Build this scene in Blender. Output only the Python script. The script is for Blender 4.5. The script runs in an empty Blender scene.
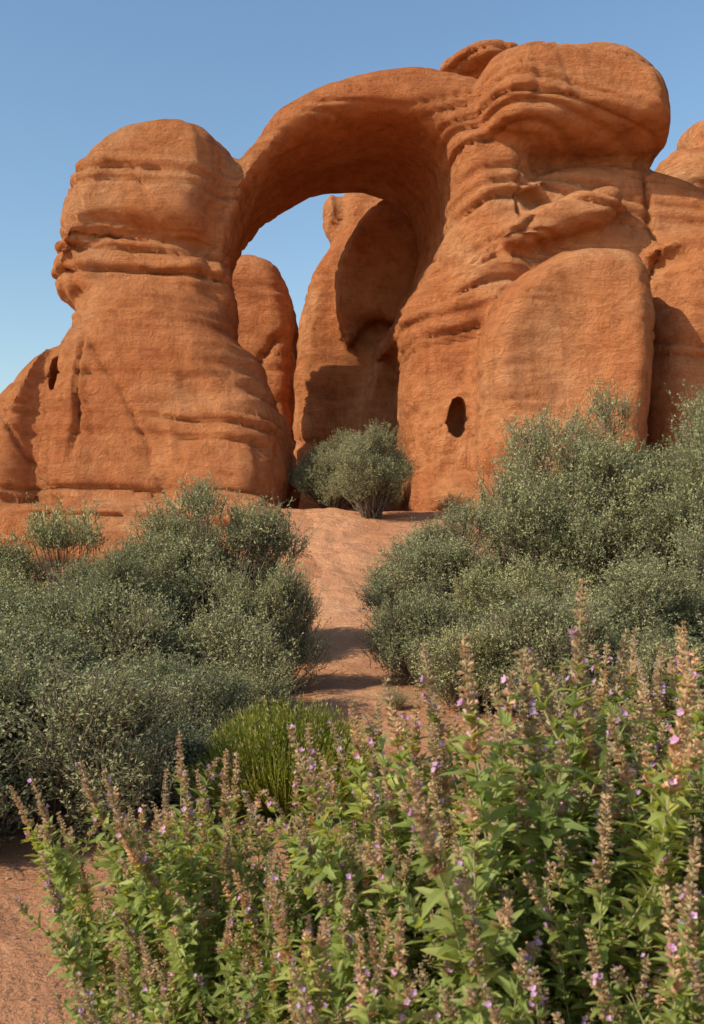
import bpy, math, random
import numpy as np
from mathutils import Vector, Matrix, Euler

rng = np.random.default_rng(7)
random.seed(7)
scene = bpy.context.scene
scene.view_settings.view_transform = 'Standard'
scene.view_settings.look = 'None'
scene.view_settings.exposure = 0
EYE = 1.7

# ------------------------------------------------------------------ helpers
LAT = rng.random((32, 32, 32)).astype(np.float32)
def vn(x, y, z, s=0):
    x = np.asarray(x, dtype=np.float64) + s*7.31; y = np.asarray(y, dtype=np.float64) + s*3.17; z = np.asarray(z, dtype=np.float64) + s*5.71
    x, y, z = np.broadcast_arrays(x, y, z)
    xi = np.floor(x).astype(np.int64); yi = np.floor(y).astype(np.int64); zi = np.floor(z).astype(np.int64)
    fx = x-xi; fy = y-yi; fz = z-zi
    fx = fx*fx*(3-2*fx); fy = fy*fy*(3-2*fy); fz = fz*fz*(3-2*fz)
    a = xi & 31; b = yi & 31; c = zi & 31
    a1 = (a+1) & 31; b1 = (b+1) & 31; c1 = (c+1) & 31
    v = (LAT[a, b, c]*(1-fx)+LAT[a1, b, c]*fx)*(1-fy) + (LAT[a, b1, c]*(1-fx)+LAT[a1, b1, c]*fx)*fy
    w = (LAT[a, b, c1]*(1-fx)+LAT[a1, b, c1]*fx)*(1-fy) + (LAT[a, b1, c1]*(1-fx)+LAT[a1, b1, c1]*fx)*fy
    return v*(1-fz)+w*fz
def fbm(x, y, z, o=4, s=0):
    t = 0; a = 0.5; n = 0
    for i in range(o):
        t = t + a*vn(x*2**i, y*2**i, z*2**i, s+i); n += a; a *= .5
    return t/n

def make_mesh(name, V, F, mats, midx=None, smooth=False):
    V = np.ascontiguousarray(V, dtype=np.float32); F = np.ascontiguousarray(F, dtype=np.int32)
    me = bpy.data.meshes.new(name)
    k = F.shape[1]
    me.vertices.add(len(V)); me.vertices.foreach_set('co', V.ravel())
    me.loops.add(F.size); me.loops.foreach_set('vertex_index', F.ravel())
    me.polygons.add(len(F)); me.polygons.foreach_set('loop_start', np.arange(0, F.size, k, dtype=np.int32))
    try: me.polygons.foreach_set('loop_total', np.full(len(F), k, dtype=np.int32))
    except Exception: pass
    for m in mats: me.materials.append(m)
    if midx is not None: me.polygons.foreach_set('material_index', np.ascontiguousarray(midx, dtype=np.int32))
    me.polygons.foreach_set('use_smooth', np.full(len(F), smooth, dtype=bool))
    me.update(calc_edges=True); me.validate()
    return me
def add_obj(name, me, loc=(0, 0, 0), rot=(0, 0, 0), sc=(1, 1, 1), parent=None):
    o = bpy.data.objects.new(name, me)
    o.location = loc; o.rotation_euler = rot; o.scale = sc
    scene.collection.objects.link(o)
    if parent: o.parent = parent
    return o

# ------------------------------------------------------------------ materials
def new_mat(name):
    m = bpy.data.materials.new(name); m.use_nodes = True
    nt = m.node_tree; nt.nodes.clear()
    return m, nt, nt.nodes, nt.links
def ramp(N, stops):
    r = N.new('ShaderNodeValToRGB'); e = r.color_ramp.elements
    while len(e) < len(stops): e.new(0.5)
    for i, (p, c) in enumerate(stops):
        e[i].position = p; e[i].color = (*c, 1)
    return r
def noise(N, L, vec, scale, detail=5, rough=.55, dist=0):
    n = N.new('ShaderNodeTexNoise'); n.inputs['Scale'].default_value = scale
    n.inputs['Detail'].default_value = detail; n.inputs['Roughness'].default_value = rough
    n.inputs['Distortion'].default_value = dist
    if vec is not None: L.new(vec, n.inputs['Vector'])
    return n
def mapping(N, L, vec, sc, rot=(0, 0, 0)):
    m = N.new('ShaderNodeMapping'); m.inputs['Scale'].default_value = sc; m.inputs['Rotation'].default_value = rot
    L.new(vec, m.inputs['Vector']); return m.outputs[0]
def mixc(N, L, a, b, f, mode='MIX'):
    m = N.new('ShaderNodeMix'); m.data_type = 'RGBA'; m.blend_type = mode
    for s, v in ((6, a), (7, b), (0, f)):
        if isinstance(v, (int, float)): m.inputs[s].default_value = v
        elif isinstance(v, tuple): m.inputs[s].default_value = (*v, 1)
        else: L.new(v, m.inputs[s])
    return m.outputs[2]
def bump(N, L, h, dist, strength, prev=None):
    b = N.new('ShaderNodeBump'); b.inputs['Distance'].default_value = dist; b.inputs['Strength'].default_value = strength
    L.new(h, b.inputs['Height'])
    if prev: L.new(prev, b.inputs['Normal'])
    return b.outputs[0]

def sandstone():
    m, nt, N, L = new_mat('sandstone')
    out = N.new('ShaderNodeOutputMaterial'); p = N.new('ShaderNodeBsdfDiffuse')
    p.inputs['Roughness'].default_value = .5
    tc = N.new('ShaderNodeTexCoord').outputs['Object']
    big = noise(N, L, tc, .25, 4, .6, .5)
    base = ramp(N, [(.32, (.64, .225, .088)), (.5, (.73, .300, .125)), (.68, (.80, .400, .195))])
    L.new(big.outputs[0], base.inputs[0])
    sv = mapping(N, L, tc, (.16, .16, 1.4), (math.radians(5), math.radians(-4), 0))
    st = noise(N, L, sv, 1.3, 7, .70, .6)
    sr = ramp(N, [(.30, (.70, .58, .50)), (.46, (1, 1, 1)), (.56, (.88, .82, .76)), (.7, (1.07, 1.12, 1.16))])
    L.new(st.outputs[0], sr.inputs[0])
    c = mixc(N, L, base.outputs[0], sr.outputs[0], .7, 'MULTIPLY')
    vv = mapping(N, L, tc, (1.1, 1.1, .16))
    vs = noise(N, L, vv, 1.0, 5, .68, .6)
    vr = ramp(N, [(.53, (0, 0, 0)), (.73, (.55, .55, .55))]); L.new(vs.outputs[0], vr.inputs[0])
    c = mixc(N, L, c, (.33, .105, .045), vr.outputs[0])
    mo = noise(N, L, tc, 2.2, 8, .74)
    mr = ramp(N, [(.32, (.64, .58, .54)), (.52, (1, 1, 1)), (.72, (1.08, 1.12, 1.14))]); L.new(mo.outputs[0], mr.inputs[0])
    c = mixc(N, L, c, mr.outputs[0], .8, 'MULTIPLY')
    L.new(c, p.inputs[0])
    def mul(sock, k):
        q = N.new('ShaderNodeMath'); q.operation = 'MULTIPLY'; q.inputs[1].default_value = k; L.new(sock, q.inputs[0]); return q.outputs[0]
    def add(a, b):
        q = N.new('ShaderNodeMath'); q.operation = 'ADD'; L.new(a, q.inputs[0]); L.new(b, q.inputs[1]); return q.outputs[0]
    fv = mapping(N, L, tc, (.5, .5, 3.4), (math.radians(3), math.radians(-4), 0))
    fs = noise(N, L, fv, 2.0, 6, .74, .8)
    gr = noise(N, L, tc, 1.4, 10, .76, .2)
    h = add(add(mul(st.outputs[0], .15), mul(fs.outputs[0], .11)), add(mul(gr.outputs[0], .70), mul(mo.outputs[0], .13)))
    n5 = bump(N, L, h, 1.0, .95)
    L.new(n5, p.inputs['Normal'])
    L.new(p.outputs[0], out.inputs[0])
    return m

def sand(name, c0, c1, c2):
    m, nt, N, L = new_mat(name)
    out = N.new('ShaderNodeOutputMaterial'); p = N.new('ShaderNodeBsdfDiffuse')
    tc = N.new('ShaderNodeTexCoord').outputs['Object']
    a = noise(N, L, tc, .7, 6, .62)
    r = ramp(N, [(.3, c0), (.5, c1), (.7, c2)]); L.new(a.outputs[0], r.inputs[0])
    g = noise(N, L, tc, 55, 4, .7)
    gr = ramp(N, [(.33, (.45, .4, .38)), (.5, (1, 1, 1)), (.7, (1.15, 1.15, 1.15))]); L.new(g.outputs[0], gr.inputs[0])
    c = mixc(N, L, r.outputs[0], gr.outputs[0], .6, 'MULTIPLY')
    L.new(c, p.inputs[0])
    n1 = bump(N, L, noise(N, L, tc, 3.0, 8, .68).outputs[0], .26, .85)
    n3 = bump(N, L, g.outputs[0], .012, .7, n1)
    L.new(n3, p.inputs['Normal']); L.new(p.outputs[0], out.inputs[0])
    return m

def leafmat(name, cols, trans=.3, tcol=None, rough=None):
    m, nt, N, L = new_mat(name)
    out = N.new('ShaderNodeOutputMaterial')
    if rough is None: p = N.new('ShaderNodeBsdfDiffuse')
    else:
        p = N.new('ShaderNodeBsdfPrincipled'); p.inputs['Roughness'].default_value = rough; p.inputs['Specular IOR Level'].default_value = .35
    geo = N.new('ShaderNodeNewGeometry'); oi = N.new('ShaderNodeObjectInfo')
    r = ramp(N, cols); L.new(geo.outputs['Random Per Island'], r.inputs[0])
    tc = N.new('ShaderNodeTexCoord').outputs['Object']
    cl = noise(N, L, tc, 2.4, 2, .5)
    cr = ramp(N, [(.3, (.66, .70, .68)), (.7, (1.28, 1.22, 1.1))]); L.new(cl.outputs[0], cr.inputs[0])
    c = mixc(N, L, r.outputs[0], cr.outputs[0], .8, 'MULTIPLY')
    orr = ramp(N, [(0, (.80, .86, .82)), (.5, (1, 1, 1)), (1, (1.2, 1.12, .96))]); L.new(oi.outputs['Random'], orr.inputs[0])
    c = mixc(N, L, c, orr.outputs[0], .8, 'MULTIPLY')
    L.new(c, p.inputs[0])
    t = N.new('ShaderNodeBsdfTranslucent')
    ct = mixc(N, L, c, tcol or (1, 1, 1), 1.0, 'MULTIPLY'); L.new(ct, t.inputs[0])
    mx = N.new('ShaderNodeMixShader'); mx.inputs[0].default_value = trans
    L.new(p.outputs[0], mx.inputs[1]); L.new(t.outputs[0], mx.inputs[2]); L.new(mx.outputs[0], out.inputs[0])
    return m
def plain(name, c0, c1, scale=20):
    m, nt, N, L = new_mat(name)
    out = N.new('ShaderNodeOutputMaterial'); p = N.new('ShaderNodeBsdfDiffuse')
    tc = N.new('ShaderNodeTexCoord').outputs['Object']
    n = noise(N, L, tc, scale, 3, .6); r = ramp(N, [(.3, c0), (.7, c1)]); L.new(n.outputs[0], r.inputs[0])
    L.new(r.outputs[0], p.inputs[0]); L.new(p.outputs[0], out.inputs[0])
    return m

M_rock = sandstone()
M_sand = sand('red_sand', (.47, .20, .095), (.55, .255, .13), (.61, .305, .165))
M_path = sand('path_sand', (.54, .245, .12), (.62, .30, .155), (.67, .35, .19))
M_shrub = leafmat('shrub_leaf', [(0, (.21, .225, .11)), (.4, (.33, .34, .18)), (.8, (.42, .42, .245)), (1, (.50, .47, .29))], .3, (1.12, 1.12, .75))
M_bark = plain('bark', (.08, .06, .04), (.20, .15, .11))
M_gleaf = leafmat('green_stem_leaf', [(0, (.21, .24, .03)), (.6, (.38, .39, .065)), (1, (.52, .43, .10))], .3, (1.1, 1.15, .5))
M_fleaf = leafmat('sage_leaf', [(0, (.22, .28, .075)), (.5, (.34, .41, .125)), (.9, (.44, .49, .17)), (1, (.53, .50, .20))], .5, (1.35, 1.26, .52), .45)
M_fstem = plain('sage_stem', (.22, .23, .10), (.38, .30, .17))
M_calyx = leafmat('calyx', [(0, (.36, .34, .16)), (.35, (.52, .38, .22)), (.75, (.66, .46, .31)), (1, (.66, .46, .42))], .38, (1.2, 1.0, .85))
M_flower = leafmat('flower_petal', [(0, (.50, .27, .54)), (.5, (.64, .39, .66)), (1, (.75, .52, .73))], .35, (1.1, .9, 1.1))
M_stone = plain('pebble_stone', (.30, .14, .08), (.48, .28, .19), 6)
M_litter = plain('dry_twig', (.13, .09, .06), (.30, .22, .15), 5)
M_dry = leafmat('dry_grass', [(0, (.26, .22, .11)), (.6, (.42, .35, .19)), (1, (.52, .44, .26))], .2, (1, 1, .8))

# ------------------------------------------------------------------ rock: signed-distance modelling
def chaikin(p, n=2):
    p = np.array(p, float)
    for _ in range(n):
        q = np.roll(p, -1, 0); p = np.stack([p*.75+q*.25, p*.25+q*.75], 1).reshape(-1, 2)
    return p
def sd_poly(X, Z, pts):
    n = len(pts); d = np.full(X.shape, 1e9); s = np.ones(X.shape)
    for i in range(n):
        a = pts[i]; b = pts[i-1]; ex, ez = b-a
        wx = X-a[0]; wz = Z-a[1]
        t = np.clip((wx*ex+wz*ez)/(ex*ex+ez*ez+1e-12), 0, 1)
        d = np.minimum(d, (wx-ex*t)**2+(wz-ez*t)**2)
        c1 = Z >= a[1]; c2 = Z < b[1]; c3 = ex*wz > ez*wx
        flip = (c1 & c2 & c3) | (~c1 & ~c2 & ~c3)
        s = np.where(flip, -s, s)
    return s*np.sqrt(d)

# front-elevation survey drawing: 1 drawing unit = 1/1000 of the plane's distance from the survey point
def EL(u, v, y): return ((u-352)*y/1000, EYE+(560-v)*y/1000)

class Rock:
    def __init__(s, lo, hi, h):
        s.lo = np.array(lo, float); s.h = h
        s.x = np.arange(lo[0], hi[0], h); s.y = np.arange(lo[1], hi[1], h); s.z = np.arange(lo[2], hi[2], h)
        s.F = np.full((len(s.x), len(s.y), len(s.z)), 5., np.float32)
        s.X = s.x[:, None, None].astype(np.float32); s.Y = s.y[None, :, None].astype(np.float32); s.Z = s.z[None, None, :].astype(np.float32)
    def smin(s, d, k):
        d = d.astype(np.float32)
        if k <= 0: s.F = np.minimum(s.F, d); return
        hh = np.maximum(k-np.abs(s.F-d), 0)/k
        s.F = np.minimum(s.F, d)-hh*hh*(k*.25)
    def sub(s, d, k):
        d = (-d).astype(np.float32)
        hh = np.maximum(k-np.abs(s.F-d), 0)/k
        s.F = np.maximum(s.F, d)+hh*hh*(k*.25)
    def poly2d(s, uv, y):
        pts = chaikin([EL(u, v, y) for u, v in uv])
        X, Z = np.meshgrid(s.x, s.z, indexing='ij')
        return sd_poly(X, Z, pts)
    def pillow(s, uv, py, yc, h, r, ry, k=.15, lean=0, zref=9, sub=False):
        d2 = s.poly2d(uv, py).astype(np.float32)[:, None, :]
        dy = np.abs(s.Y-(yc+lean*(s.Z-zref)))
        q1 = d2+r; q2 = (dy-(h-ry))*(r/ry)
        d = np.minimum(np.maximum(q1, q2), 0)+np.sqrt(np.maximum(q1, 0)**2+np.maximum(q2, 0)**2)-r
        (s.sub if sub else s.smin)(d, k)
    def ell(s, u, v, y, ru, rv, ry, k=.15, rot=0, sub=False):
        cx, cz = EL(u, v, y); rx = ru*y/1000; rz = rv*y/1000
        dx = s.X-cx; dz = s.Z-cz; dy = (s.Y-y)/ry
        c, n = math.cos(rot), math.sin(rot)
        a = (dx*c+dz*n)/rx; b = (-dx*n+dz*c)/rz
        q = np.sqrt(a*a+b*b+dy*dy)
        d = (q-1)*min(rx, rz, ry)
        (s.sub if sub else s.smin)(d, k)
    def tunnel(s, uv, py, shear, y0, k):
        d2 = s.poly2d(uv, py)
        D = np.empty(s.F.shape, np.float32)
        for j, y in enumerate(s.y):
            xs = s.x - shear*(y-y0)
            f = np.clip((xs-s.x[0])/s.h, 0, len(s.x)-1.001); i = f.astype(int); f = (f-i)[:, None]
            D[:, j, :] = d2[i]*(1-f)+d2[i+1]*f
        s.sub(D, k)
    def mesh(s):
        F = s.F.copy()
        F[0] = F[-1] = 1; F[:, 0] = F[:, -1] = 1; F[:, :, 0] = F[:, :, -1] = 1
        S = F < 0
        c = np.zeros(tuple(n-1 for n in F.shape), np.int8)
        for a in (0, 1):
            for b in (0, 1):
                for d in (0, 1):
                    c += S[a:F.shape[0]-1+a, b:F.shape[1]-1+b, d:F.shape[2]-1+d]
        mask = (c > 0) & (c < 8)
        cells = np.argwhere(mask); idx = np.full(mask.shape, -1, np.int32); idx[mask] = np.arange(len(cells))
        acc = np.zeros((len(cells), 3)); cnt = np.zeros(len(cells))
        corners = [(a, b, d) for a in (0, 1) for b in (0, 1) for d in (0, 1)]
        for p in corners:
            for ax in range(3):
                if p[ax]: continue
                q = list(p); q[ax] = 1
                f0 = F[cells[:, 0]+p[0], cells[:, 1]+p[1], cells[:, 2]+p[2]]
                f1 = F[cells[:, 0]+q[0], cells[:, 1]+q[1], cells[:, 2]+q[2]]
                m = (f0 < 0) != (f1 < 0)
                t = np.where(m, f0/np.where(m, f0-f1, 1), 0)
                pos = np.array(p, float)[None]+np.zeros((len(cells), 3)); pos[:, ax] += t
                acc += pos*m[:, None]; cnt += m
        V = (cells+acc/cnt[:, None])*s.h+s.lo
        quads = []
        for ax in range(3):
            o1, o2 = (ax+1) % 3, (ax+2) % 3
            sl0 = [slice(None)]*3; sl1 = [slice(None)]*3
            sl0[ax] = slice(0, -1); sl1[ax] = slice(1, None)
            A = S[tuple(sl0)]; B = S[tuple(sl1)]
            e = np.argwhere(A != B)
            e = e[(e[:, o1] > 0) & (e[:, o2] > 0) & (e[:, o1] < F.shape[o1]-1) & (e[:, o2] < F.shape[o2]-1)]
            def g(d1, d2):
                q = e.copy(); q[:, o1] -= d1; q[:, o2] -= d2
                return idx[q[:, 0], q[:, 1], q[:, 2]]
            Q = np.stack([g(1, 1), g(0, 1), g(0, 0), g(1, 0)], 1)
            ins = A[e[:, 0], e[:, 1], e[:, 2]]
            Q = np.where(ins[:, None], Q, Q[:, ::-1]); quads.append(Q)
        return V, np.concatenate(quads)

_g = np.random.default_rng(21)
BEDS = np.cumsum(_g.choice([.3, .45, .7, 1.1, 1.6], 40, p=[.25, .25, .2, .2, .1])*_g.uniform(.8, 1.2, 40))-3
BOFF = _g.uniform(-1, 1, 60)
def stairs(v, n):
    v = v*n; f = np.floor(v); t = v-f; t = np.clip((t-.5)*3.2+.5, 0, 1); return (f+t*t*(3-2*t))/n
def erode(me, amp=1.0):
    n = len(me.vertices); co = np.empty(n*3, np.float32); no = np.empty(n*3, np.float32)
    me.vertices.foreach_get('co', co); me.vertices.foreach_get('normal', no)
    co = co.reshape(-1, 3).astype(float); no = no.reshape(-1, 3)
    x, y, z = co.T
    w = z+.05*x+1.1*(vn(x*.14, y*.14, z*.08, 3)-.5)+.12*(vn(x*.9, y*.9, z*.5, 7)-.5)
    w = np.where(x > 1.5, w-.28*(x-1.5)*np.exp(-((x-4)/3)**2), w)
    d = .36*(fbm(x*.33, y*.33, z*.33, 3, 1)-.5)-.10
    zone = np.clip((vn(x*.22, y*.22, z*.3, 9)-.38)*3.2, .15, .95)
    blk = np.exp(-(((x-5.7)/2.7)**4+((z-6.8)/3.4)**4))*(y < 29.2)   # massive, little-bedded block
    span = np.exp(-((x-0)/4.2)**6)*(z > 11.5)
    zone = zone*(1-.6*blk)*(1-.35*span)
    neck = np.exp(-((z-10.0+.02*x)/.6)**2)*(x < -3.8)*(y < 34)
    zone = np.maximum(zone, neck*1.3)
    beds = np.exp(-((z-(9.6+.95*(x-2.2)))/1.0)**2)*(x > 1.5)*(x < 6)
    zone = np.maximum(zone, beds*1.3*(1-blk))
    flank = 1-np.abs(no[:, 2])*.6
    bi = np.clip(np.searchsorted(BEDS, w), 1, len(BEDS)-1)
    lo = BEDS[bi-1]; th = BEDS[bi]-lo; t = (w-lo)/th
    edge = np.minimum(t, 1-t)*th
    offs = BOFF[bi]*.5+.9*(vn(x*.35+bi*3.7, y*.35, bi*1.3, 19)-.5)
    soft = np.clip(edge/.14, 0, 1)
    d += zone*flank*(.20*offs*soft+.16*(np.minimum(th, 1)*(1-(2*t-1)**2)))
    d -= (.09+.12*zone)*(1-.6*blk)*np.exp(-(edge/.075)**2)*flank*np.clip((vn(x*.28, y*.28, bi*2.1, 23)-.37)*4, 0, 1)
    fine = .14*(vn(x*.25, y*.25, w*4.5, 6)-.5)+.09*(vn(x*.6, y*.6, w*8.0, 8)-.5)
    d += fine*np.maximum(zone, .32)*flank
    bm_ = np.clip((vn(x*.2, y*.2, z*.2, 41)-.38)*4, 0, 1)
    d += bm_*.62*(stairs(fbm(x*.40, y*.40, z*.32, 2, 43), 6)-.5)
    d += .13*(fbm(x*1.1, y*1.1, z*1.4, 3, 12)-.5)
    d += neck*.28*(fbm(x*1.4, y*1.4, z*2.6, 3, 14)-.5)
    msk = np.clip((vn(x*.25, y*.25, z*.22, 33)-.42)*5, 0, 1)*(1-span)
    c = vn(x*.32+.22*vn(x*.8, y*.8, z*.8, 2), y*.32, z*.09, 15)-.5
    d -= .30*np.exp(-(c/.010)**2)*flank*msk
    msk = np.clip((vn(x*.25, y*.25, z*.22, 35)-.48)*5, 0, 1)
    c = vn(x*.55+.3*z+.2*vn(x*.9, y*.9, z*.9, 2), y*.5, z*.12, 16)-.5
    d -= .13*np.exp(-(c/.02)**2)*flank*msk
    co += no*(d*amp)[:, None]
    me.vertices.foreach_set('co', co.astype(np.float32).ravel()); me.update()

R = Rock((-14.0, 23.6, .9), (14.6, 39.0, 18.8), .092)
# left pier
R.pillow([(62, 330), (84, 290), (100, 272), (188, 272), (238, 308), (266, 350), (290, 405), (303, 452), (304, 500), (270, 560), (100, 560), (45, 540), (30, 440), (40, 375)], 30, 32, 4.2, 1.8, 2.8, .15, .10, 7)
R.pillow([(-60, 545), (-25, 430), (0, 395), (30, 358), (62, 335), (72, 400), (62, 470), (60, 545)], 30, 31.8, 3.6, 1.3, 2.2, .08, .08, 7)
R.pillow([(95, 500), (100, 400), (118, 340), (160, 318), (205, 330), (225, 400), (222, 500)], 28.6, 29.6, 1.6, 1.2, 1.0, .25, .16, 7)
# left head and its neck
R.pillow([(72, 325), (74, 262), (130, 245), (190, 250), (224, 280), (220, 335)], 31, 32, 3.2, .7, 1.3, .15)
R.pillow([(60, 292), (62, 230), (74, 185), (100, 148), (140, 127), (192, 124), (230, 142), (244, 175), (238, 215), (222, 262), (190, 272), (150, 264), (110, 266), (86, 280), (70, 302)], 30.5, 31.6, 3.3, 1.3, 2.5, .10)
# arch span
R.pillow([(188, 330), (192, 240), (225, 165), (252, 122), (298, 86), (350, 66), (400, 60), (445, 63), (490, 80), (540, 120), (540, 330), (400, 330), (300, 330)], 29.8, 33, 3.8, .9, 1.4, .2)
# right shoulder and body
R.pillow([(395, 330), (440, 240), (478, 190), (500, 158), (560, 150), (640, 152), (700, 170), (780, 205), (830, 300), (830, 585), (395, 585), (395, 400)], 31, 34.4, 4.6, 1.2, 2.6, .2, .28, 8)
R.pillow([(466, 104), (496, 66), (560, 50), (612, 52), (650, 76), (668, 118), (666, 152), (648, 168), (580, 160), (520, 170), (480, 160), (462, 130)], 30.5, 31.6, 3.6, 1.2, 2.4, .05)
R.ell(485, 74, 34, 48, 17, 1.8, .1)
# sloping beds right of the alcove
R.pillow([(480, 250), (486, 190), (520, 155), (600, 148), (668, 152), (720, 180), (770, 240), (700, 300), (540, 320)], 30, 32.4, 3.0, .9, 1.8, .15, .12, 10)
R.pillow([(490, 252), (494, 220), (550, 194), (606, 185), (626, 198), (620, 222), (570, 236), (530, 252)], 29.2, 30.9, 2.3, .45, .9, .06)
R.pillow([(484, 208), (518, 178), (548, 172), (552, 188), (520, 202), (490, 222)], 29.6, 31.0, 1.6, .25, .5, .06)
R.pillow([(636, 270), (646, 238), (700, 218), (770, 232), (770, 280)], 29.4, 31.2, 2.6, .6, 1.4, .05)
R.pillow([(400, 320), (448, 268), (502, 232), (530, 240), (530, 330), (500, 480), (425, 490), (415, 430), (425, 395), (405, 370)], 29.5, 31.9, 2.6, 1.0, 1.6, .25, .1, 7)
R.pillow([(420, 500), (423, 425), (443, 388), (490, 380), (505, 500)], 28.7, 30.4, 2.1, .5, .8, .05)
R.pillow([(474, 510), (475, 390), (480, 328), (502, 280), (555, 244), (614, 238), (652, 254), (660, 300), (652, 400), (652, 510)], 27.4, 29.4, 3.2, .9, 1.5, .03, .05, 7)
R.pillow([(652, 530), (648, 380), (658, 275), (685, 238), (760, 228), (830, 280), (850, 570), (700, 570)], 28.4, 30.8, 3.0, 1.1, 1.8, .03, .05, 7)
# ledges at the foot
R.pillow([(-120, 585), (-100, 515), (0, 500), (130, 494), (250, 494), (292, 508), (302, 535), (290, 585)], 28, 30.5, 4.2, .5, 1.6, .05)
R.ell(474, 508, 28.2, 66, 34, 2.0, .12)
R.ell(640, 505, 28.0, 120, 40, 2.4, .12)
# alcove through the mass
R.tunnel([(236, 330), (230, 255), (240, 203), (268, 155), (316, 121), (380, 103), (434, 113), (466, 150), (464, 205), (434, 255), (408, 300), (400, 360), (402, 440), (415, 600), (318, 600), (312, 460), (296, 405), (264, 350)], 29, -.13, 29, .6)
R.ell(372, 205, 28.4, 118, 110, 2.9, .5, 0, True)
# weathered hollows and joints
R.ell(562, 350, 26.0, 42, 54, .55, .7, -.3, True)
R.pillow([(450, 430), (451, 408), (456, 396), (464, 400), (465, 428), (459, 437)], 28.3, 28.2, 1.1, .15, .4, .04, 0, 7, True)
R.ell(96, 385, 28.7, 5, 45, .6, .2, -.1, True)
R.ell(60, 410, 28.9, 5, 55, .6, .2, .05, True)
V, Q = R.mesh()
me = make_mesh('sandstone_arch', V, Q, [M_rock], None, True); erode(me)
add_obj('sandstone_arch', me)
print('arch verts', len(V))
del R
# buttes behind the opening
B = Rock((-11, 34.2, 1.2), (21, 46, 20.5), .15)
B.pillow([(296, 560), (288, 420), (292, 330), (306, 268), (334, 226), (342, 170), (362, 110), (420, 100), (520, 120), (520, 560)], 38.5, 41, 2.8, .8, 1.8, .2)
B.ell(332, 216, 39.5, 14, 26, 1.0, .1)
B.pillow([(345, 232), (372, 190), (420, 180), (470, 220), (450, 330), (400, 330), (372, 312), (352, 352), (334, 330), (330, 275)], 37, 38.2, 1.2, .4, .7, .08)
B.pillow([(362, 560), (360, 400), (372, 345), (400, 320), (480, 330), (480, 560)], 37, 38.4, 1.4, .5, .9, .08)
B.pillow([(120, 560), (150, 280), (215, 244), (258, 240), (284, 262), (296, 305), (296, 400), (296, 560)], 40.5, 43, 2.2, 1.0, 1.6, .1)
B.ell(704, 148, 41, 26, 26, 1.6, .1)
B.ell(690, 184, 39, 40, 34, 2.0, .1)
B.ell(730, 200, 41, 60, 50, 2.4, .2)
B.pillow([(640, 560), (650, 230), (700, 190), (800, 200), (860, 300), (860, 560)], 41, 43, 2.6, 1.2, 1.8, .1)
V, Q = B.mesh()
me = make_mesh('sandstone_butte', V, Q, [M_rock], None, True); erode(me)
add_obj('sandstone_butte', me)
del B

# ------------------------------------------------------------------ ground
GY = [-50, 9, 11.5, 14, 18, 22, 26, 29, 60, 200]; GZ = [0, 0, .03, .42, 1.15, 2.0, 2.9, 3.2, 3.45, 3.5]
def sm(t): t = np.clip(t, 0, 1); return t*t*(3-2*t)
def gh(x, y):
    x = np.asarray(x, float); y = np.asarray(y, float)
    g = (np.interp(y-1.5, GY, GZ)+np.interp(y, GY, GZ)+np.interp(y+1.5, GY, GZ))/3
    g = g-1.4*sm((-x-1.9-.03*(y-20))/2.6)*sm((y-14)/10)*(1-sm((y-45)/30))
    near = np.exp(-((np.hypot(x, y-15))/40)**2)
    return g+near*(.30*(vn(x*.35, y*.35, 0, 21)-.5)*np.clip((y-4)/6, .15, 1)+.24*(fbm(x*.9, y*.9, 0, 3, 22)-.5)+.045*(fbm(x*4.5, y*4.5, 0, 2, 25)-.5))
def axis(fine_lo, fine_hi, step, far):
    a = list(np.arange(fine_lo, fine_hi, step)); s = step; v = a[-1]
    while v < far: s *= 1.25; v += s; a.append(v)
    s = step; v = a[0]; pre = []
    while v > -far: s *= 1.25; v -= s; pre.append(v)
    return np.array(pre[::-1]+a)
gx = axis(-7, 7, .08, 3000); gy = axis(2, 31, .08, 3000)
X, Y = np.meshgrid(gx, gy, indexing='ij'); Z = gh(X, Y)
def grid_faces(a, b):
    i = np.arange(a*b).reshape(a, b)
    return np.stack([i[:-1, :-1], i[1:, :-1], i[1:, 1:], i[:-1, 1:]], -1).reshape(-1, 4)
add_obj('ground', make_mesh('ground', np.stack([X, Y, Z], -1).reshape(-1, 3), grid_faces(*X.shape), [M_sand], None, True))
# sandy path
py = np.arange(7, 34, .07); pc = np.interp(py, [7, 11, 14, 18, 22, 26, 34], [-.3, .1, -.2, -.1, -.3, -.5, -1.2])
hw = np.interp(py, [7, 14, 20, 34], [.8, .75, .9, 1.4])+.3*(vn(py*.8, 0, 0, 4)-.5)
t = np.linspace(-1, 1, 35)
PX = pc[:, None]+hw[:, None]*t[None]; PY = np.repeat(py[:, None], 35, 1)
prof = .03-.12*np.abs(t)**2.5
rip = .16*(fbm(PX*1.4, PY*1.9, 0, 4, 31)-.5)
PZ = gh(PX, PY)+prof[None]+np.maximum(rip, -.015)*(1-np.abs(t)[None]**2)
add_obj('path', make_mesh('path', np.stack([PX, PY, PZ], -1).reshape(-1, 3), grid_faces(*PX.shape)[:, ::-1], [M_path], None, True))

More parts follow.
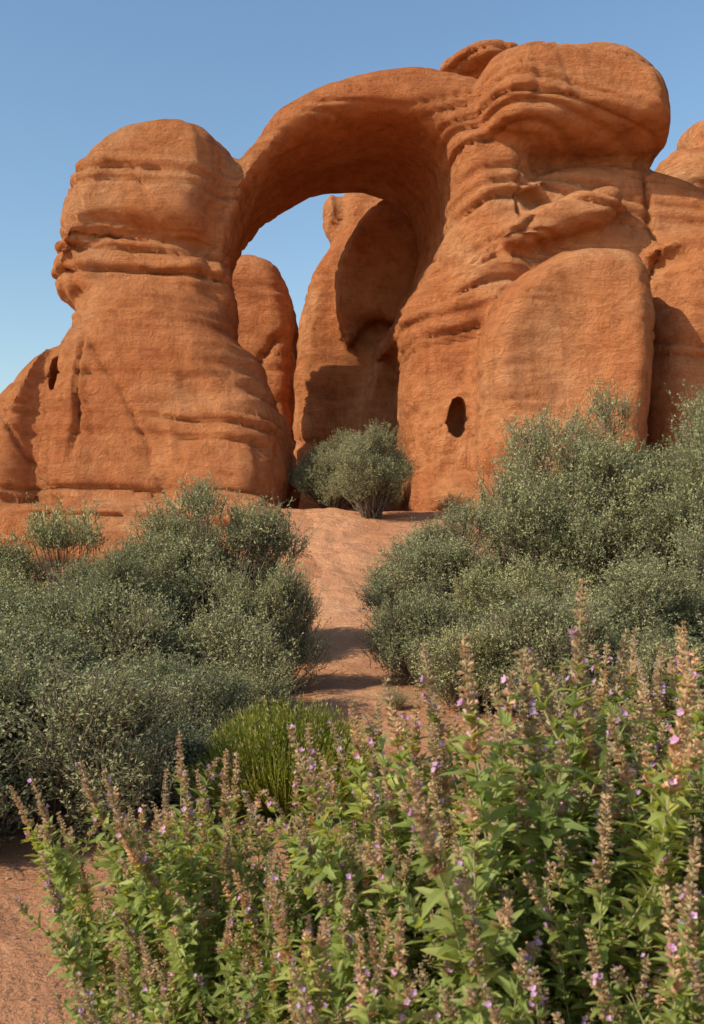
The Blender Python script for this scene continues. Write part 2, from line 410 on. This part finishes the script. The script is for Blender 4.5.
# ------------------------------------------------------------------ vegetation helpers
def unit(v): return v/np.maximum(np.linalg.norm(v, axis=-1, keepdims=True), 1e-9)
def tubes(P, rad, sides=3):
    n, m, _ = P.shape
    d = unit(np.gradient(P, axis=1)); ref = np.where(np.abs(d[..., 2:3]) > .9, np.array([1., 0, 0]), np.array([0, 0, 1.]))
    a = unit(np.cross(d, ref)); b = np.cross(d, a)
    th = np.arange(sides)*2*math.pi/sides
    V = P[:, :, None]+rad[:, :, None, None]*(a[:, :, None]*np.cos(th)[:, None]+b[:, :, None]*np.sin(th)[:, None])
    i = np.arange(n*m*sides).reshape(n, m, sides); j = np.roll(i, -1, 2)
    Fq = np.stack([i[:, :-1], j[:, :-1], j[:, 1:], i[:, 1:]], -1).reshape(-1, 4)
    return V.reshape(-1, 3), Fq
def leaves(p, d, L, W):
    n = len(p); r = unit(rng.normal(size=(n, 3))); s = unit(np.cross(d, r)); L = L[:, None]; W = W[:, None]
    nn = np.cross(d, s)
    V = np.stack([p, p+d*L*.5+s*W*.5+nn*L*.05, p+d*L, p+d*L*.5-s*W*.5+nn*L*.05], 1).reshape(-1, 3)
    return V, np.arange(n*4).reshape(n, 4)
def merge(parts):
    Vs, Fs, Ms = [], [], []; o = 0
    for V, F, m in parts:
        Vs.append(V); Fs.append(F+o); Ms.append(np.full(len(F), m)); o += len(V)
    return np.concatenate(Vs), np.concatenate(Fs), np.concatenate(Ms)

def shrub(name, rad, height, nl, nclump, ntw, nleaf, leafL, seed, twl=.3, low=.1):
    g = np.random.default_rng(seed)
    lobes = []
    for i in range(nl):
        a = g.random()*6.283; rr = rad*math.sqrt(g.random())*.70
        k = rr/rad; lr = rad*g.uniform(.20, .40)
        top = height*(1-.45*k*k)*g.uniform(.62, 1.0)
        lobes.append((rr*math.cos(a), rr*math.sin(a), max(top-lr, lr*.7), lr, lr*g.uniform(.75, 1.15)))
        lobes.append((rr*1.15*math.cos(a+.5), rr*1.15*math.sin(a+.5), height*g.uniform(.15, .45), lr*.9, lr*.9))
    lobes = np.array(lobes)
    li = g.integers(0, len(lobes), nclump); Lb = lobes[li]
    u = unit(g.normal(size=(nclump, 3))); u[:, 2] = np.where(u[:, 2] < -.3, -u[:, 2], u[:, 2])
    f = g.uniform(.45, 1.0, nclump)**.6
    C = Lb[:, :3]+u*f[:, None]*Lb[:, [3, 3, 4]]
    C[:, 2] = np.maximum(C[:, 2], low)
    base = np.stack([g.normal(0, .06*rad, nclump), g.normal(0, .06*rad, nclump), np.full(nclump, -.1)], 1)
    mid = C*np.array([.45, .45, .40])+g.normal(0, .07, (nclump, 3))*rad
    T = np.linspace(0, 1, 7)[None, :, None]
    P = (1-T)**2*base[:, None]+2*T*(1-T)*mid[:, None]+T*T*C[:, None]
    P[:, 1:-1] += g.normal(0, .018*rad, (nclump, 5, 3))
    rd = (np.linspace(1, .18, 7)[None]*g.uniform(.012, .026, (nclump, 1)))*(.5+rad*.4)
    Vb, Fb = tubes(P, rd, 4)
    n = nclump*ntw
    cc = np.repeat(C, ntw, 0); oo = np.repeat(u, ntw, 0)
    d = unit(oo*.7+np.array([0, 0, .85])+g.normal(0, .45, (n, 3)))
    st = cc+g.normal(0, .08, (n, 3))*twl/.3
    ln = twl*g.uniform(.5, 1.35, n)
    bend = g.normal(0, .12, (n, 3))*ln[:, None]
    tw = np.stack([st, st+d*ln[:, None]*.5+bend*.6, st+d*ln[:, None]+bend*.4], 1)
    Vt, Ft = tubes(tw, np.tile(np.array([[.0045, .003, .0012]]), (n, 1)), 3)
    tt = g.random((n, nleaf))**.8
    pos = tw[:, 0][:, None]+(tw[:, 2]-tw[:, 0])[:, None]*tt[..., None]+g.normal(0, .012, (n, nleaf, 3))
    dd = unit(np.repeat(d[:, None], nleaf, 1)*.6+g.normal(0, .65, (n, nleaf, 3)))
    pos = pos.reshape(-1, 3); dd = dd.reshape(-1, 3)
    LL = leafL*g.uniform(.6, 1.35, len(pos))
    Vl, Fl = leaves(pos, dd, LL, LL*g.uniform(.3, .5, len(pos)))
    V, F, Mi = merge([(Vb, Fb, 0), (Vt, Ft, 0), (Vl, Fl, 1)])
    V[:, 2] = np.maximum(V[:, 2], -.12)
    return make_mesh(name, V, F, [M_bark, M_shrub], Mi)

SH = {
 's': [(shrub('shrub_small_%d' % i, .75, 1.1, 8, 145, 15, 13, .028, 40+i, .22), 1.1, .75) for i in range(3)],
 'm': [(shrub('shrub_mid_%d' % i, 1.15, 2.0, 12, 280, 16, 14, .035, 50+i, .28), 2.0, 1.15) for i in range(3)],
 'l': [(shrub('shrub_large_%d' % i, 1.7, 3.3, 18, 520, 17, 14, .042, 60+i, .34), 3.3, 1.7) for i in range(2)],
}
SP = shrub('shrub_sparse', .7, 1.8, 5, 50, 10, 9, .04, 79, .20, 1.15)
cnt = 0
def place_shrub(kind, x, y, h, r, rot=None, mesh=None, name='sagebrush_shrub'):
    global cnt
    m, H, Rr = SH[kind][cnt % len(SH[kind])] if mesh is None else (mesh, 1.8, .7)
    cnt += 1
    z = float(gh(x, y))
    add_obj(name, m, (x, y, z-.03), (0, 0, random.random()*6.28 if rot is None else rot), (r/Rr, r/Rr, h/H))
for a in [('m', -1.75, 13.2, 2.2, 1.3), ('s', -1.0, 11.4, 1.35, .68), ('m', -2.95, 12.2, 1.5, 1.1), ('m', -3.9, 11.2, 1.45, 1.2), ('s', -1.95, 6.4, 1.0, .95),
          ('s', -1.6, 9.6, 1.25, .95), ('m', -3.2, 9.2, 1.3, 1.1), ('s', -1.4, 7.9, .85, .7), ('s', -3.1, 7.1, 1.2, 1.0), ('s', -.98, 9.4, .75, .55), ('s', -2.6, 10.2, 1.3, .9),
          ('m', -5.2, 14, 1.5, 1.5), ('s', -2.6, 5.9, .9, .85), ('m', -5.0, 9.0, 1.4, 1.2), ('m', -2.5, 14.0, 1.9, 1.2), ('s', -1.35, 7.0, .6, .55),
          ('l', 3.75, 15.2, 3.35, 1.75), ('l', 5.2, 14.4, 3.5, 1.7), ('m', 1.45, 14.4, 1.85, 1.15), ('m', 2.05, 12.3, 1.5, 1.05), ('m', 3.3, 11.2, 1.6, 1.15),
          ('s', .90, 12.0, 1.2, .78), ('s', 1.95, 9.9, 1.15, .95), ('m', 4.1, 11.8, 1.9, 1.1), ('s', 1.3, 10.2, .95, .75), ('m', 2.6, 14.2, 2.5, 1.3), ('l', 7.2, 16, 3.4, 1.8),
          ('s', 3.0, 9.3, 1.1, .95), ('s', 4.2, 9.2, 1.2, 1.0),
          ('m', .50, 25.0, 2.15, 1.45), ('m', -.45, 29.5, 2.2, 1.2), ('m', .5, 30.5, 1.8, 1.2)]:
    place_shrub(*a)
place_shrub('s', -3.8, 13.4, 2.35, .66, mesh=SP, name='juniper_tree')

def broom():
    g = np.random.default_rng(5); n = 5200
    a = g.random(n)*6.283; r = np.sqrt(g.random(n))
    base = np.stack([r*.16*np.cos(a), r*.16*np.sin(a), np.zeros(n)], 1)
    sp = r*.60*g.uniform(.86, 1.10, n)*(1+.08*np.sin(a*4))
    hgt = .66*np.sqrt(np.maximum(1-(r*.86)**2, .02))*g.uniform(.72, 1.1, n)*(1+.12*np.sin(a*3+1))
    tip = np.stack([sp*np.cos(a), sp*np.sin(a), hgt], 1)+g.normal(0, .018, (n, 3))
    mid = np.stack([sp*.80*np.cos(a), sp*.80*np.sin(a), hgt*.5], 1)+g.normal(0, .015, (n, 3))
    T = np.linspace(0, 1, 5)[None, :, None]
    P = (1-T)**2*base[:, None]+2*T*(1-T)*mid[:, None]+T*T*tip[:, None]
    Vs, Fs = tubes(P, np.tile(np.array([[.003, .0028, .0024, .002, .0012]]), (n, 1)), 3)
    k = 8; tt = g.uniform(.5, 1, (n, k)); Tt = tt[..., None]
    pos = ((1-Tt)**2*base[:, None]+2*Tt*(1-Tt)*mid[:, None]+Tt*Tt*tip[:, None]).reshape(-1, 3)
    dd = unit(np.repeat(unit(tip-mid), k, 0)+g.normal(0, .35, (n*k, 3)))
    LL = g.uniform(.018, .04, n*k)
    Vl, Fl = leaves(pos, dd, LL, LL*.2)
    sel = g.random(n) < .3
    Vt, Ft = leaves(tip[sel], unit(tip[sel]-mid[sel]), np.full(sel.sum(), .03), np.full(sel.sum(), .009))
    V, F, Mi = merge([(Vs, Fs, 0), (Vl, Fl, 0), (Vt, Ft, 1)])
    return make_mesh('green_bush', V, F, [M_gleaf, M_calyx], Mi)
add_obj('green_broom_bush', broom(), (-.45, 6.9, float(gh(-.45, 6.9))-.02), (0, 0, .4), (1.08, 1.08, 1.02))

def grass():
    g = np.random.default_rng(9); n = 500
    a = g.random(n)*6.283; r = g.random(n)
    base = np.stack([r*.10*np.cos(a), r*.10*np.sin(a), np.zeros(n)], 1)
    h = g.uniform(.18, .42, n)
    tip = np.stack([r*.38*np.cos(a), r*.38*np.sin(a), h*(1-.35*r)], 1)+g.normal(0, .03, (n, 3))
    mid = np.stack([r*.16*np.cos(a), r*.16*np.sin(a), h*.8], 1)
    T = np.linspace(0, 1, 5)[None, :, None]
    P = (1-T)**2*base[:, None]+2*T*(1-T)*mid[:, None]+T*T*tip[:, None]
    V, F = tubes(P, np.tile(np.array([[.003, .0026, .002, .0015, .0006]]), (n, 1)), 3)
    return make_mesh('grass', V, F, [M_dry])
gm = grass()
for x, y, s in [(-1.0, 7.6, 1.3), (-.85, 8.3, 1.0), (-1.0, 12, .8), (.45, 10.5, .7), (.6, 16, 1), (-1.1, 15.5, 1), (-.95, 6.7, .8), (-1.15, 8.9, 1.1)]:
    add_obj('dry_grass_tuft', gm, (x, y, float(gh(x, y))-.01), (0, 0, random.random()*6), (s, s, s))

def pebbles():
    import bmesh
    bm = bmesh.new(); bmesh.ops.create_icosphere(bm, subdivisions=1, radius=1)
    v0 = np.array([v.co[:] for v in bm.verts]); f0 = np.array([[v.index for v in f.verts] for f in bm.faces]); bm.free()
    g = np.random.default_rng(3); n = 900
    x = g.uniform(-4, 3, n); y = g.uniform(3.2, 28, n)
    sel = g.random(n) < .5; y[sel] = g.uniform(3.3, 8, sel.sum()); x[sel] = g.uniform(-3, 0, sel.sum())
    s = .006+.024*g.random(n)**4
    sc = g.uniform(.6, 1.3, (n, 3))*s[:, None]; sc[:, 2] *= .6
    V = v0[None]*sc[:, None]*(1+.2*g.normal(size=(n, len(v0), 1)))+np.stack([x, y, gh(x, y)+s*.25], 1)[:, None]
    F = f0[None]+(np.arange(n)*len(v0))[:, None, None]
    add_obj('pebbles', make_mesh('pebbles', V.reshape(-1, 3), F.reshape(-1, 3), [M_stone]))
    n = 700
    x = g.uniform(-3.2, .3, n); y = g.uniform(3.3, 8, n); a = g.random(n)*6.28; l = g.uniform(.01, .10, n)
    P0 = np.stack([x, y, gh(x, y)+.004], 1); P1 = P0+np.stack([np.cos(a)*l, np.sin(a)*l, 0*l], 1); P1[:, 2] = gh(P1[:, 0], P1[:, 1])+.008
    V, F = tubes(np.stack([P0, (P0+P1)/2+g.normal(0, .004, (n, 3)), P1], 1), np.tile(np.array([[.002, .0018, .001]]), (n, 1)), 3)
    add_obj('fallen_twigs', make_mesh('fallen_twigs', V, F, [M_litter]))
pebbles()

# ------------------------------------------------------------------ foreground flowering sage
def sage_shoot(name, seed, H=1.2):
    g = np.random.default_rng(seed)
    ST = {k: ([], [], [0]) for k in 'LCPS'}
    def add(key, V, F):
        v, f, o = ST[key]; v.append(V); f.append(F+o[0]); o[0] += len(V)
    def leaf(p, d, up, L, W):
        rows = 7; t = np.linspace(0, 1, rows)
        s = unit(np.cross(d, up)); n = np.cross(s, d)
        w = W*np.sin(math.pi*np.clip(t*.96+.02, 0, 1)**.75)**.9*(1+.14*np.where(np.arange(rows) % 2, 1, -1))
        w[0] = W*.08; w[-1] = W*.02
        droop = -g.uniform(.05, .5)*L*t**2
        c = p+d*(L*t)[:, None]+n*droop[:, None]
        fold = g.uniform(.12, .45)
        l = c+s*(w*.5)[:, None]+n*(w*fold*.5)[:, None]; r = c-s*(w*.5)[:, None]+n*(w*fold*.5)[:, None]
        V = np.stack([l, c, r], 1).reshape(-1, 3)
        i = np.arange(rows*3).reshape(rows, 3)
        F = np.stack([i[:-1, :-1], i[1:, :-1], i[1:, 1:], i[:-1, 1:]], -1).reshape(-1, 4)
        add('L', V, F)
    def axis_(p0, d0, L, leafy, spike, lsz, r0, csz):
        m = 12; P = [np.array(p0, float)]; d = unit(np.array(d0, float))
        for i in range(m-1):
            d = unit(d+g.normal(0, .05, 3)+np.array([0, 0, .035])); P.append(P[-1]+d*L/(m-1))
        P = np.array(P); V, F = tubes(P[None], np.linspace(r0, r0*.3, m)[None], 5); add('S', V, F)
        def at(t):
            f = t*(m-1); i = min(int(f), m-2); f -= i
            return P[i]*(1-f)+P[i+1]*f, unit(P[i+1]-P[i])
        t = .12 if L > .6 else .04; ph = g.random()*6.28
        while t < leafy:
            p, dd = at(t); a = unit(np.cross(dd, [1, .13, .2])); b = np.cross(dd, a)
            fall = 1-.5*(t/leafy)**2.5
            for k in range(2):
                an = ph+k*math.pi+g.normal(0, .2); rad = a*math.cos(an)+b*math.sin(an)
                ld = unit(rad*1.0+dd*g.uniform(.25, 1.1)); leaf(p, ld, dd, lsz*fall*g.uniform(.75, 1.2), lsz*fall*g.uniform(.32, .42))
                if g.random() < .8:
                    for q in range(2):
                        an2 = an+g.normal(0, .6); rad2 = a*math.cos(an2)+b*math.sin(an2)
                        leaf(p, unit(rad2+dd*1.3), dd, lsz*.55*g.uniform(.6, 1.1), lsz*.2)
            ph += math.pi/2+g.normal(0, .15); t += g.uniform(.026, .038)/L
        t = spike
        while t < .995:
            p, dd = at(t); a = unit(np.cross(dd, [1, .13, .2])); b = np.cross(dd, a)
            u = (t-spike)/(1-spike); size = csz*(1-.5*u); nn = int(g.integers(6, 9))
            for k in range(nn):
                an = g.random()*6.28; rad = a*math.cos(an)+b*math.sin(an)
                cd = unit(rad*g.uniform(.6, 1.1)+dd*g.uniform(.3, .9)); s = unit(np.cross(cd, dd)); n = np.cross(s, cd)
                Lc = size*g.uniform(.8, 1.4); wc = Lc*.42; q = p+cd*.002
                ring0 = [q+(s*math.cos(e)+n*math.sin(e))*wc*.3 for e in (0, 1.57, 3.14, 4.71)]
                ring1 = [q+cd*Lc+(s*math.cos(e)+n*math.sin(e))*wc*.62 for e in (0, 1.57, 3.14, 4.71)]
                i = np.arange(4); j = (i+1) % 4
                add('C', np.array(ring0+ring1), np.stack([i, j, j+4, i+4], 1))
                if g.random() < .4:
                    add('C', np.array([q, q+cd*Lc*.8+s*wc*.5-dd*.003, q+cd*Lc*1.7-dd*.004, q+cd*Lc*.8-s*wc*.5-dd*.003]), np.array([[0, 1, 2, 3]]))
                if g.random() < .026 and u < .95:
                    c = q+cd*Lc
                    for e in range(5):
                        th = e*1.257; pd = unit(cd*.6+(s*math.cos(th)+n*math.sin(th))); ps = unit(np.cross(pd, cd))
                        Lp = .0085*g.uniform(.8, 1.3)
                        add('P', np.array([c, c+pd*Lp*.6+ps*Lp*.38, c+pd*Lp, c+pd*Lp*.6-ps*Lp*.38]), np.array([[0, 1, 2, 3]]))
            t += g.uniform(.009, .014)/L
        return at
    at = axis_((0, 0, 0), (g.normal(0, .06), g.normal(0, .06), 1), H, .88, g.uniform(.82, .88), .086, .0045, .0145)
    for i in range(int(g.integers(5, 8))):
        t = g.uniform(.40, .74); p, dd = at(t); an = g.random()*6.28
        axis_(p, np.array([math.cos(an)*.62, math.sin(an)*.62, 1]), H*g.uniform(.15, .27), .85, g.uniform(.66, .9), .06, .0024, .0115)
    if not ST['P'][0]: add('P', np.array([[0, 0, .5], [.001, 0, .5], [.001, .001, .5], [0, .001, .5]]), np.array([[0, 1, 2, 3]]))
    V, F, Mi = merge([(np.concatenate(ST[k][0]), np.concatenate(ST[k][1]), i) for i, k in enumerate('SLCP')])
    return make_mesh(name, V, F, [M_fstem, M_fleaf, M_calyx, M_flower], Mi, False)
shoots = [sage_shoot('sage_shoot_%d' % i, 100+i) for i in range(7)]
plants = [(-.50, 3.0, 1.26, 24), (-.12, 2.85, 1.20, 26), (.26, 2.8, 1.38, 30), (.56, 2.45, 1.66, 34), (1.0, 2.5, 1.58, 32), (.28, 2.1, 1.22, 26), (-.16, 2.25, 1.05, 24),
          (.72, 1.95, 1.28, 26), (1.3, 3.1, 1.62, 28), (.78, 3.1, 1.62, 30), (-.56, 2.45, .80, 16), (1.15, 2.0, 1.30, 22)]
for (cx, cy, h, n) in plants:
    e = bpy.data.objects.new('flowering_sage_plant', None); e.location = (cx, cy, float(gh(cx, cy))-.02)
    scene.collection.objects.link(e)
    for i in range(n):
        a = i*2.39996+random.random()*.5; r = math.sqrt((i+.5)/n)
        bx, by = .16*r*math.cos(a), .16*r*math.sin(a)
        tilt = .04+.33*r**1.3
        s = (h/1.2)*(1-.10*r)*random.uniform(.76, 1.03)
        q = Matrix.Rotation(a, 4, 'Z') @ Matrix.Rotation(tilt, 4, 'Y') @ Matrix.Rotation(random.random()*6.28, 4, 'Z')
        o = bpy.data.objects.new('shoot', random.choice(shoots)); o.parent = e
        o.matrix_local = Matrix.Translation((bx, by, 0)) @ q @ Matrix.Scale(s, 4)
        scene.collection.objects.link(o)

# ------------------------------------------------------------------ light, sky, camera
S = Vector((-.78, -.50, .66)).normalized()
sun = bpy.data.lights.new('sun', 'SUN'); sun.energy = 5.0; sun.angle = math.radians(.5); sun.color = (1, .92, .76)
so = bpy.data.objects.new('sun', sun); so.rotation_euler = S.to_track_quat('Z', 'Y').to_euler(); scene.collection.objects.link(so)
w = bpy.data.worlds.new('World'); scene.world = w; w.use_nodes = True
nt = w.node_tree; nt.nodes.clear()
sk = nt.nodes.new('ShaderNodeTexSky'); sk.sky_type = 'NISHITA'; sk.sun_disc = False
sk.sun_elevation = math.asin(S.z); sk.sun_rotation = math.atan2(S.x, S.y)
sk.altitude = 0; sk.air_density = 1.35; sk.dust_density = .9; sk.ozone_density = 1.6
hs = nt.nodes.new('ShaderNodeHueSaturation'); hs.inputs['Saturation'].default_value = 1.12; hs.inputs['Value'].default_value = 1.12
bg = nt.nodes.new('ShaderNodeBackground'); bg.inputs[1].default_value = .15
ow = nt.nodes.new('ShaderNodeOutputWorld'); nt.links.new(sk.outputs[0], hs.inputs['Color']); nt.links.new(hs.outputs[0], bg.inputs[0]); nt.links.new(bg.outputs[0], ow.inputs[0])
cam = bpy.data.cameras.new('camera'); co = bpy.data.objects.new('camera', cam); scene.collection.objects.link(co)
co.location = (0, 0, EYE); co.rotation_euler = (math.radians(90), 0, 0)
cam.sensor_fit = 'VERTICAL'; cam.sensor_height = 36; cam.lens = 1000/1024*36; cam.shift_y = 48/1024
cam.clip_start = .05; cam.clip_end = 6000
cam.dof.use_dof = True; cam.dof.focus_distance = 22; cam.dof.aperture_fstop = 9
scene.camera = co
